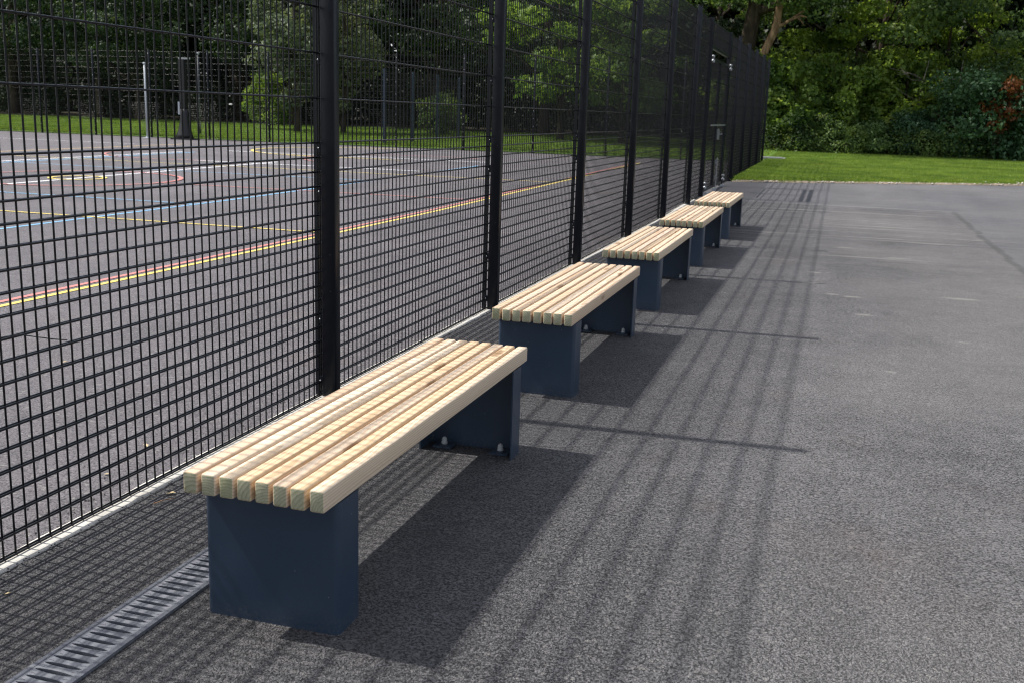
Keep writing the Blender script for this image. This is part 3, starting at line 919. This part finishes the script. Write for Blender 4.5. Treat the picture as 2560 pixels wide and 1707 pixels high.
o = empty('dark_pole', (-21.1, 35.7, height(35.7)+0.05))
tag(o, 'dark grey pole with a pale cap on the grass behind the padded post', 'pole')
mb = MB(); mb.cyl((0, 0, -0.05), (0, 0, 2.98), 0.055, 0.05, 10); mb.build('pole', mat_plain('dark_grey_paint', (0.055, 0.058, 0.066), 0.45), o, smooth=True)
mb = MB(); mb.lathe((0, 0, 2.98), [(0.065, 0), (0.065, 0.05), (0.03, 0.08)], 10); mb.build('pole_cap', M['white_paint'], o, smooth=True)

# metal cover in the grass
o = empty('manhole_cover', (0.25, 35.2, height(35.2)+0.05))
tag(o, 'grey metal access cover lying in the lawn past the end of the fence', 'manhole cover')
mb = MB(); mb.box(-0.50, 0.42, -0.45, 0.5, 0.0, 0.05); mb.build('frame', mat_plain('weathered_frame', (0.22, 0.225, 0.22), 0.7), o)
mb = MB(); mb.box(-0.42, 0.34, -0.37, 0.42, 0.051, 0.065); mb.build('lid', mat_plain('weathered_cover', (0.17, 0.18, 0.18), 0.6), o)

# ------------------------------------------------------------------ vegetation
def leaves(n, pos, size, nrm=None, sq=0.62, spread=0.65):
    """n folded leaf blades (two triangles each) at pos (n,3), roughly facing nrm"""
    nn = R.normal(0, 1, (n, 3))
    if nrm is not None: nn = nn*spread + nrm + np.array([0, 0, 0.35])
    nn /= np.linalg.norm(nn, axis=1)[:, None] + 1e-9
    d = R.normal(0, 1, (n, 3)); d[:, 2] -= 0.4
    d -= nn*np.sum(d*nn, 1)[:, None]; d /= np.linalg.norm(d, axis=1)[:, None] + 1e-9
    s = np.cross(d, nn)
    sz = size*(0.6+0.8*R.random(n))[:, None]
    a = pos - d*sz*0.5
    b = pos + d*sz*0.5 - nn*sz*0.12
    l = pos + s*sz*sq*0.5 + nn*sz*0.09
    r = pos - s*sz*sq*0.5 + nn*sz*0.09
    v = np.stack([a, r, b, l], 1).reshape(-1, 3)
    i = np.arange(n)*4
    f = np.stack([i, i+1, i+2, i+3], 1)
    return v, f

def crown_points(nclump, per, rx, ry, z0, z1, clump, shell=0.55, flat=0.8):
    """clump centres inside an uneven ellipsoid; each clump is a knobbly ball of leaves with sprigs"""
    pts = []; cs = []; nr = []
    zc, rz = (z0+z1)/2, (z1-z0)/2
    while len(cs) < nclump:
        q = R.uniform(-1, 1, 3); rr = np.linalg.norm(q)
        if rr > 1 or rr < shell*R.random()**0.5: continue
        c = np.array([q[0]*rx, q[1]*ry, zc+q[2]*rz])
        cs.append(c)
        r = clump*(0.5+0.9*R.random())
        k = int(per*(r/clump)**1.8)
        u = R.normal(0, 1, (k, 3)); u /= np.linalg.norm(u, axis=1)[:, None]
        ph = R.uniform(0, 6.28, 6)
        lump = 0.22*np.sin(u[:, 0]*5+ph[0])*np.sin(u[:, 1]*5+ph[1]) + 0.20*np.sin(u[:, 2]*6+ph[2])*np.cos(u[:, 0]*4+ph[3])
        rad = r*(0.80 + lump + 0.22*R.random(k) + 0.25*(R.random(k) > 0.93)*R.random(k))[:, None]
        pts.append(c + u*rad*np.array([1.15, 1.15, flat])); nr.append(u)
    return np.concatenate(pts), cs, np.concatenate(nr)

def limb_mesh(name, mat, h, r, cs, lean=(0, 0), nl=11, forkz=0.25):
    mb = MB()
    top = Vector((lean[0], lean[1], h))
    pts = []; rads = []
    for i in range(8):
        t = i/7
        pts.append((lean[0]*t + 0.10*math.sin(t*5), lean[1]*t + 0.08*math.cos(t*4)-0.08, -0.3 + (h+0.3)*t))
        rads.append(r*(1.25 if i == 0 else 1)*(1-0.75*t))
    mb.tube(pts, rads, 9)
    idx = R.permutation(len(cs))[:nl]
    for q in idx:
        c = Vector(cs[q]); t = min(0.85, max(forkz, (c.z-0.9)/h*0.75))
        s = Vector(pts[int(t*7)])
        midp = s.lerp(c, 0.5) + Vector((0, 0, 0.25*random.uniform(-1, 1.2)))
        rr = r*(1-0.75*t)*0.45
        mb.tube([s, s.lerp(midp, 0.5), midp, c], [rr, rr*0.75, rr*0.55, rr*0.2], 6)
    return mb.mesh(name, mat, True)

def plant_variant(nclump, per, rx, ry, z0, z1, clump, size, leafmat, h, r, bark='bark', **kw):
    p, cs, nr = crown_points(nclump, per, rx, ry, z0, z1, clump, kw.get('shell', 0.55), kw.get('flat', 0.8))
    v, f = leaves(len(p), p, size, nr, sq=kw.get('sq', 0.62))
    cm = np_mesh('crown', v, f, M[leafmat])
    tm = limb_mesh('trunk', M[bark], h, r, cs, kw.get('lean', (0, 0)), kw.get('nl', 11), kw.get('forkz', 0.25))
    return cm, tm

VAR = {}
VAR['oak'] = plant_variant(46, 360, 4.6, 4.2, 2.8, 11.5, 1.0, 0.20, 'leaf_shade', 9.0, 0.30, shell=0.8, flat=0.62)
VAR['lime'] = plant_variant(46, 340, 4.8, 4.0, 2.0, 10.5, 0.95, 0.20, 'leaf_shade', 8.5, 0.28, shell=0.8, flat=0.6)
VAR['oak_low'] = plant_variant(40, 330, 4.8, 3.6, 1.5, 10.5, 0.92, 0.19, 'leaf_oak', 8.5, 0.24, shell=0.8, flat=0.42, nl=22)
VAR['maple'] = plant_variant(34, 230, 3.4, 3.0, 1.2, 8.5, 0.74, 0.21, 'leaf_maple', 7.0, 0.15, sq=0.8, flat=0.5, nl=16)
VAR['pale'] = plant_variant(40, 300, 1.7, 1.7, 1.1, 8.8, 0.56, 0.17, 'leaf_pale', 7.0, 0.14, flat=0.9)
VAR['shrub_blue'] = plant_variant(30, 230, 1.5, 1.2, 0.05, 2.6, 0.46, 0.12, 'leaf_blue', 1.8, 0.05, nl=9, forkz=0.05)
VAR['shrub_maple'] = plant_variant(30, 220, 1.6, 1.2, 0.10, 3.4, 0.46, 0.15, 'leaf_maple', 2.6, 0.06, nl=9, forkz=0.05, sq=0.8)
VAR['shrub_oak'] = plant_variant(30, 220, 1.7, 1.2, 0.05, 2.2, 0.46, 0.13, 'leaf_oak', 1.6, 0.05, nl=9, forkz=0.05)
VAR['dead'] = plant_variant(16, 70, 0.45, 0.4, 0.9, 2.6, 0.20, 0.11, 'leaf_dead', 2.2, 0.022, nl=10, forkz=0.2)

def plant(var, x, y, label, name='tree', cat='tree', s=1.0, rz=None, group=None, sz=None):
    cm, tm = VAR[var]
    o = empty(name, (x, y, height(y)+0.03), random.uniform(0, 6.28) if rz is None else rz)
    o.scale = (s, s, s if sz is None else sz)
    tag(o, label, cat, group)
    link('trunk' if name == 'tree' else 'stems', tm, o); link('crown' if name == 'tree' else 'foliage', cm, o)
    return o

G1 = 'trees behind the far court fence'
G2 = 'trees along the edge of the lawn'
G3 = 'shrubs under the trees by the lawn'
plant('oak', -46, 54.0, 'broad dark green tree at the far left edge behind the court', group=G1)
plant('lime', -39.5, 53.5, 'leafy green tree behind the far fence, second from the left edge', group=G1, s=1.05)
plant('lime', -35.0, 51.0, 'dull green tree in front of the dark trees left of the white post', group=G1, s=0.8)
plant('oak', -31.5, 55.5, 'tall dark tree rising behind the white net post', group=G1, s=1.1)
plant('lime', -26.5, 53.0, 'broad tree of dull green leaves right behind the black padded post', group=G1)
plant('pale', -20.4, 42.0, 'pale grey-green bushy tree reaching over the far fence, left of the nearest fence post', group=G1, s=1.0)
plant('pale', -18.9, 43.5, 'narrow pale green tree just right of the bushy pale one', group=G1, s=0.9)
plant('oak', -17.5, 51.5, 'dark tree between the two nearest fence posts, over the far fence', group=G1, s=1.0)
plant('lime', -11.5, 50.5, 'deep green tree seen through the mesh right of the second fence post', group=G1, s=1.0)
plant('maple', -9.2, 44.5, 'sunlit bright yellow-green tree seen through the middle of the long fence', group=G1, s=0.98)
plant('maple', -6.2, 43.0, 'light green tree seen through the fence left of the gate', group=G1, s=0.85)
plant('oak', -3.5, 50.5, 'dark tree whose crown shows above the far end of the long fence', group=G2, s=1.1)
plant('oak_low', 3.6, 47.5, 'dense green tree arching over the lawn in the middle right', group=G2, s=1.05)
plant('maple', 2.6, 45.2, 'yellow-green young tree lit through its leaves beyond the lawn', group=G2, s=0.72)
plant('oak_low', 9.8, 45.5, 'large leafy tree hanging low at the right edge of the photo', group=G2, s=1.0)
plant('maple', 6.0, 47.0, 'slender light green tree between the two dense trees on the right', group=G2, s=0.8)
plant('oak', 15.5, 47.0, 'tall green tree at the far right beyond the lawn', group=G2, s=1.1)

# the leaning tan trunk with its broken limb
lt = empty('tree', (-1.30, 43.2, height(43)))
tag(lt, 'tree with a leaning tan trunk and bare broken limb above the end of the fence', 'tree')
mb = MB()
mb.tube([(-0.55, 0.5, -0.3), (-0.50, 0.5, 1.2), (-0.38, 0.5, 2.6), (-0.22, 0.5, 4.0), (-0.05, 0.5, 5.4), (0.1, 0.6, 7.0), (0.2, 0.6, 9.5)], [0.42, 0.36, 0.33, 0.31, 0.28, 0.22, 0.08], 11)
mb.tube([(0.05, 0.5, 5.3), (0.7, 0.2, 5.45), (1.3, 0.2, 5.75), (2.4, 0.4, 6.3)], [0.20, 0.17, 0.14, 0.06], 8)
mb.build('trunk', M['bark'], lt, smooth=True)
mb = MB()
mb.tube([(-0.25, 0.30, 1.4), (0.05, 0.1, 2.4), (0.34, 0.0, 3.3), (0.54, 0, 3.9), (0.80, -0.05, 4.5), (0.88, -0.05, 4.85), (0.90, 0, 5.3), (0.98, 0.05, 6.0), (1.1, 0.1, 7.2)], [0.13, 0.15, 0.155, 0.15, 0.155, 0.15, 0.14, 0.12, 0.05], 10)
mb.tube([(0.86, -0.05, 4.70), (1.10, -0.10, 4.76), (1.40, -0.15, 4.95), (1.75, -0.2, 5.08), (1.98, -0.25, 5.02)], [0.10, 0.070, 0.058, 0.045, 0.02], 7)
mb.tube([(1.40, -0.15, 4.95), (1.72, -0.15, 5.20), (1.95, -0.15, 5.30)], [0.05, 0.035, 0.015], 6)
mb.tube([(1.62, -0.18, 5.03), (1.80, -0.25, 4.86), (1.90, -0.3, 4.70)], [0.04, 0.028, 0.012], 6)
o = mb.build('broken_limb', M['bark_tan'], lt, smooth=True)
o['label'] = 'bare tan broken limb'
p, cs, nr = crown_points(50, 330, 4.2, 3.4, 5.0, 11.5, 1.0, 0.7, 0.6)
p[:, 0] += 1.2
v, f = leaves(len(p), p, 0.19, nr)
link('crown', np_mesh('crown', v, f, M['leaf_oak']), lt)

# shrubs along the lawn edge (right) and under the far trees (left)
SH_ = [('shrub_maple', 0.3, 43.2, 1.0, 'bright leafy shrub right beside the far end of the fence'),
       ('shrub_oak', 1.2, 42.1, 0.65, 'low green shrub left along the lawn edge, beyond the metal cover'),
       ('shrub_maple', 2.4, 43.4, 0.95, 'yellowish shrub on the lawn edge, third from the fence'),
       ('shrub_oak', 3.4, 42.1, 0.55, 'low dark bush at the lawn edge below the yellowish shrub'),
       ('shrub_blue', 5.0, 42.3, 0.62, 'bluish green bush in the middle of the lawn edge'),
       ('shrub_blue', 6.9, 42.0, 1.15, 'largest blue-green bramble bush at the lawn edge below the brown leaves'),
       ('shrub_blue', 8.7, 41.9, 1.20, 'blue-green bush at the right edge of the lawn'),
       ('shrub_oak', 10.9, 42.2, 1.1, 'green bush beyond the right end of the lawn'),
       ('shrub_maple', 4.4, 44.4, 1.15, 'taller light green shrub behind the bushes in the dark gap'),
       ('shrub_maple', -1.0, 44.0, 1.1, 'green shrub behind the very end of the mesh fence')]
for var, x, y, s, lab in SH_: plant(var, x, y, lab, 'shrub', 'shrub', s, group=G3)
plant('dead', 7.55, 41.0, 'shrub with rusty brown dead leaves above the bramble bush', 'shrub', 'shrub', 1.22)
plant('shrub_maple', -22.9, 44.0, 'small yellow-green bush on the grass behind the padded post', 'shrub', 'shrub', 0.75)
plant('shrub_oak', -15.3, 46.0, 'low green bush on the grass between the first two fence posts', 'shrub', 'shrub', 0.8)

def bare_stem(x, y, label, seed):
    rs = random.Random(seed)
    o = empty('dead_sapling', (x, y, height(y))); tag(o, label, 'sapling')
    mb = MB(); P = []
    for i in range(6): P.append((0.05*i + rs.uniform(-.05, .05), rs.uniform(-.05, .05), -0.2 + 0.75*i))
    mb.tube(P, [0.035, 0.03, 0.026, 0.022, 0.016, 0.008], 6); mb.build('stem', M['bark_grey'], o, smooth=True)
    for i in range(7):
        b = Vector(P[rs.randint(1, 4)]); a = rs.uniform(-0.6, 0.6) + (0 if rs.random() < .5 else math.pi); L = rs.uniform(0.7, 1.5)
        q = MB(); q.tube([b, b+Vector((math.cos(a)*L*.5, math.sin(a)*L*.2-.1, .05+rs.uniform(-.1, .25))), b+Vector((math.cos(a)*L, math.sin(a)*L*.3-.2, rs.uniform(-.1, .5)))], [0.018, 0.013, 0.005], 5)
        q.build('branch', M['bark_grey'], o, smooth=True)
bare_stem(4.9, 43.3, 'thin bare grey sapling standing in the dark gap behind the bushes', 3)
bare_stem(6.1, 43.0, 'bare twiggy grey sapling left of the brown leaved shrub', 8)

# far wood and undergrowth that reads as one mass
def mass(name, label, cat, spots, dens, size, mat):
    pts = []; nrs = []
    for (x, y, rx, ry, rz) in spots:
        k = int(dens*rx*rz)
        u = R.normal(0, 1, (k, 3)); u /= np.linalg.norm(u, axis=1)[:, None]
        rad = (0.6+0.45*R.random(k))[:, None]
        q = u*rad*np.array([rx, ry, rz]) + np.array([x, y, height(y)+rz*0.85])
        kk = q[:, 2] > height(y)-0.1
        pts.append(q[kk]); nrs.append(u[kk])
    p = np.concatenate(pts)
    v, f = leaves(len(p), p, size, np.concatenate(nrs))
    o = link(name, np_mesh(name, v, f, M[mat]))
    return tag(o, label, cat, None, 'stuff')
sp = []
for i in range(34):
    x = -66 + i*2.9
    sp.append((x + random.uniform(-1, 1), 62 + random.uniform(-2, 3) - (6.5 if x > -2 else 0), random.uniform(3, 4.6), 2.2, random.uniform(5.5, 7.5)))
for i in range(9):
    sp.append((-7 + i*1.5, 58 + random.uniform(-1, 1), 2.6, 2.0, 6.2))
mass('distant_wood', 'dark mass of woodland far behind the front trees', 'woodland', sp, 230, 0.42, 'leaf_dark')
sp = []
for i in range(60):
    x = -62 + i*1.02
    sp.append((x + random.uniform(-.5, .5), 55.5 + random.uniform(-2.2, 2.2), random.uniform(1.0, 1.9), 1.0, random.uniform(0.9, 2.0)))
for i in range(26):
    x = -2 + i*0.75
    sp.append((x + random.uniform(-.4, .4), 46.0 + random.uniform(-1.4, 2.5), random.uniform(0.9, 1.7), 1.0, random.uniform(0.9, 2.1)))
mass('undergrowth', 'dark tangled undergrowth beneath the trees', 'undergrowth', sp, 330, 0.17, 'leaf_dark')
sp = []
for i in range(40):
    x = -0.4 + i*0.36
    sp.append((x, 41.6 + random.uniform(-.35, .5), random.uniform(0.4, 0.8), 0.5, random.uniform(0.3, 0.75)))
mass('rough_weeds', 'ragged weeds and nettles along the back of the lawn', 'weeds', sp, 900, 0.085, 'leaf_oak')

# grass blades
def blades(name, label, n, fx, hgt, wid):
    q = fx(n)
    n = len(q)
    a = R.uniform(0, 6.28, n); L = hgt*(0.5+0.8*R.random(n))
    w = wid*(0.7+0.6*R.random(n))
    tip = q + np.stack([R.normal(0, 0.45, n)*L, R.normal(0, 0.45, n)*L, L], 1)
    s = np.stack([np.cos(a)*w, np.sin(a)*w, np.zeros(n)], 1)
    v = np.stack([q-s, q+s, tip], 1).reshape(-1, 3)
    f = np.arange(3*n).reshape(-1, 3)
    return tag(link(name, np_mesh(name, v, f, M['blade'])), label, 'grass', None, 'stuff')
def right_lawn(n):
    y = 23.7 + 19*R.random(n)**1.25; x = 0.12 + (0.6+0.42*(y-18))*R.random(n)*1.5
    e = verge_edge(x)
    k = (y > e-0.03+0.16*np.abs(np.sin(x*2.3)*np.sin(x*5.1))) & (y < 42.5)
    x, y, e = x[k], y[k], e[k]
    z = np.array([height(t) for t in y]) + 0.055*np.minimum(1, (y-e)/0.5) - 0.004
    return np.stack([x, y, z], 1)
blades('grass', 'short mown grass beyond the tarmac path', 380000, right_lawn, 0.055, 0.006)
def left_lawn(n):
    x = -58 + 58*R.random(n); y = 33.55 + 17*R.random(n)**1.4
    z = np.array([height(t) for t in y]) + 0.05
    return np.stack([x, y, z], 1)
blades('grass', 'strip of mown grass beyond the far court fence', 170000, left_lawn, 0.09, 0.011)

# ------------------------------------------------------------------ small loose things
def pebbles(name, label, pts, smin, smax, mat):
    v = []; f = []
    for (x, y, z) in pts:
        s = random.uniform(smin, smax); b = len(v)
        rot = random.uniform(0, 6.28)
        for (a, c, e) in ((1, 0, 0), (0, 1, 0), (-1, 0, 0), (0, -1, 0), (0, 0, 1), (0, 0, -0.6)):
            k = s*random.uniform(0.6, 1.2)
            v.append((x + k*(a*math.cos(rot)-c*math.sin(rot)), y + k*(a*math.sin(rot)+c*math.cos(rot)), z + 0.7*k*e))
        for t in ((0, 1, 4), (1, 2, 4), (2, 3, 4), (3, 0, 4), (1, 0, 5), (2, 1, 5), (3, 2, 5), (0, 3, 5)): f.append(tuple(b+i for i in t))
    return tag(link(name, np_mesh(name, v, f, M[mat])), label, 'gravel', None, 'stuff')
pts = [(0.052 + abs(random.gauss(0, 0.02)), random.uniform(1.2, 12), 0.027) for _ in range(700)]
pts += [(random.gauss(-0.12, 0.09), random.uniform(1.2, 12), 0.003) for _ in range(500)]
pts = [p for p in pts if p[0] > 0.03 or p[0] < -0.04]
pebbles('loose_chips', 'loose dark tarmac chips scattered along the concrete edging', pts, 0.002, 0.0065, 'chip')
pts = []
for _ in range(260):
    x = random.uniform(0.2, 13); e = verge_edge(x); y = e + random.uniform(-0.2, 0.15); pts.append((x, y, height(y)+0.02))
for _ in range(240):
    x = random.gauss(7.3, 0.6); e = verge_edge(x); y = e + random.uniform(-0.1, 0.7); pts.append((x, y, height(y)+0.05))
pebbles('loose_stones', 'pale loose stones along the edge of the lawn', pts, 0.015, 0.045, 'stone')

def twig(x, y, a, L, label, z=0.02):
    mb = MB(); c, s = math.cos(a), math.sin(a)
    mb.tube([(0, 0, 0.003), (c*L*0.5 - s*0.004, s*L*0.5 + c*0.004, 0.006), (c*L, s*L, 0.004)], [0.0022, 0.0019, 0.001], 5)
    o = mb.build('twig', M['twig'], None, (x, y, z)); tag(o, label, 'twig')
twig(0.12, 2.97, 1.1, 0.085, 'thin reddish twig on the tarmac between the edging and the nearest bench', 0.017)
def dry_leaf(x, y, z, s, a, label):
    mb = MB(); c, q = math.cos(a), math.sin(a)
    P = [(-1, 0, 0), (-0.3, -0.5, .15), (0.5, -0.35, .2), (1, 0, .05), (0.4, 0.45, .22), (-0.4, 0.4, .1), (0, 0, .02)]
    mb.add([(s*(u*c-w*q), s*(u*q+w*c), s*t+0.003) for u, w, t in P], [(0, 1, 6), (1, 2, 6), (2, 3, 6), (3, 4, 6), (4, 5, 6), (5, 0, 6)])
    o = mb.build('dry_leaf', M['dryleaf'], None, (x, y, z)); tag(o, label, 'leaf')
dry_leaf(0.115, 3.08, 0.018, 0.018, 0.6, 'crumpled tan leaf fragment next to the twig')
dry_leaf(0.66, 2.62, 0.0, 0.016, 2.0, 'small dry leaf on the tarmac under the corner of the nearest bench')
dry_leaf(0.155, 2.245, 0.012, 0.010, 1.0, 'tiny pale scrap on the dark tarmac left of the drain grate')
dry_leaf(-0.33, 3.55, 0.002, 0.020, 2.6, 'curled dry leaf on the court side of the fence near the nearest panel')
dry_leaf(-0.25, 3.2, 0.002, 0.014, 0.2, 'small yellowish leaf on the court close to the bottom of the mesh')
dry_leaf(-1.6, 4.6, 0.002, 0.020, 1.2, 'pale scrap lying on the open court beyond the nearest panel')
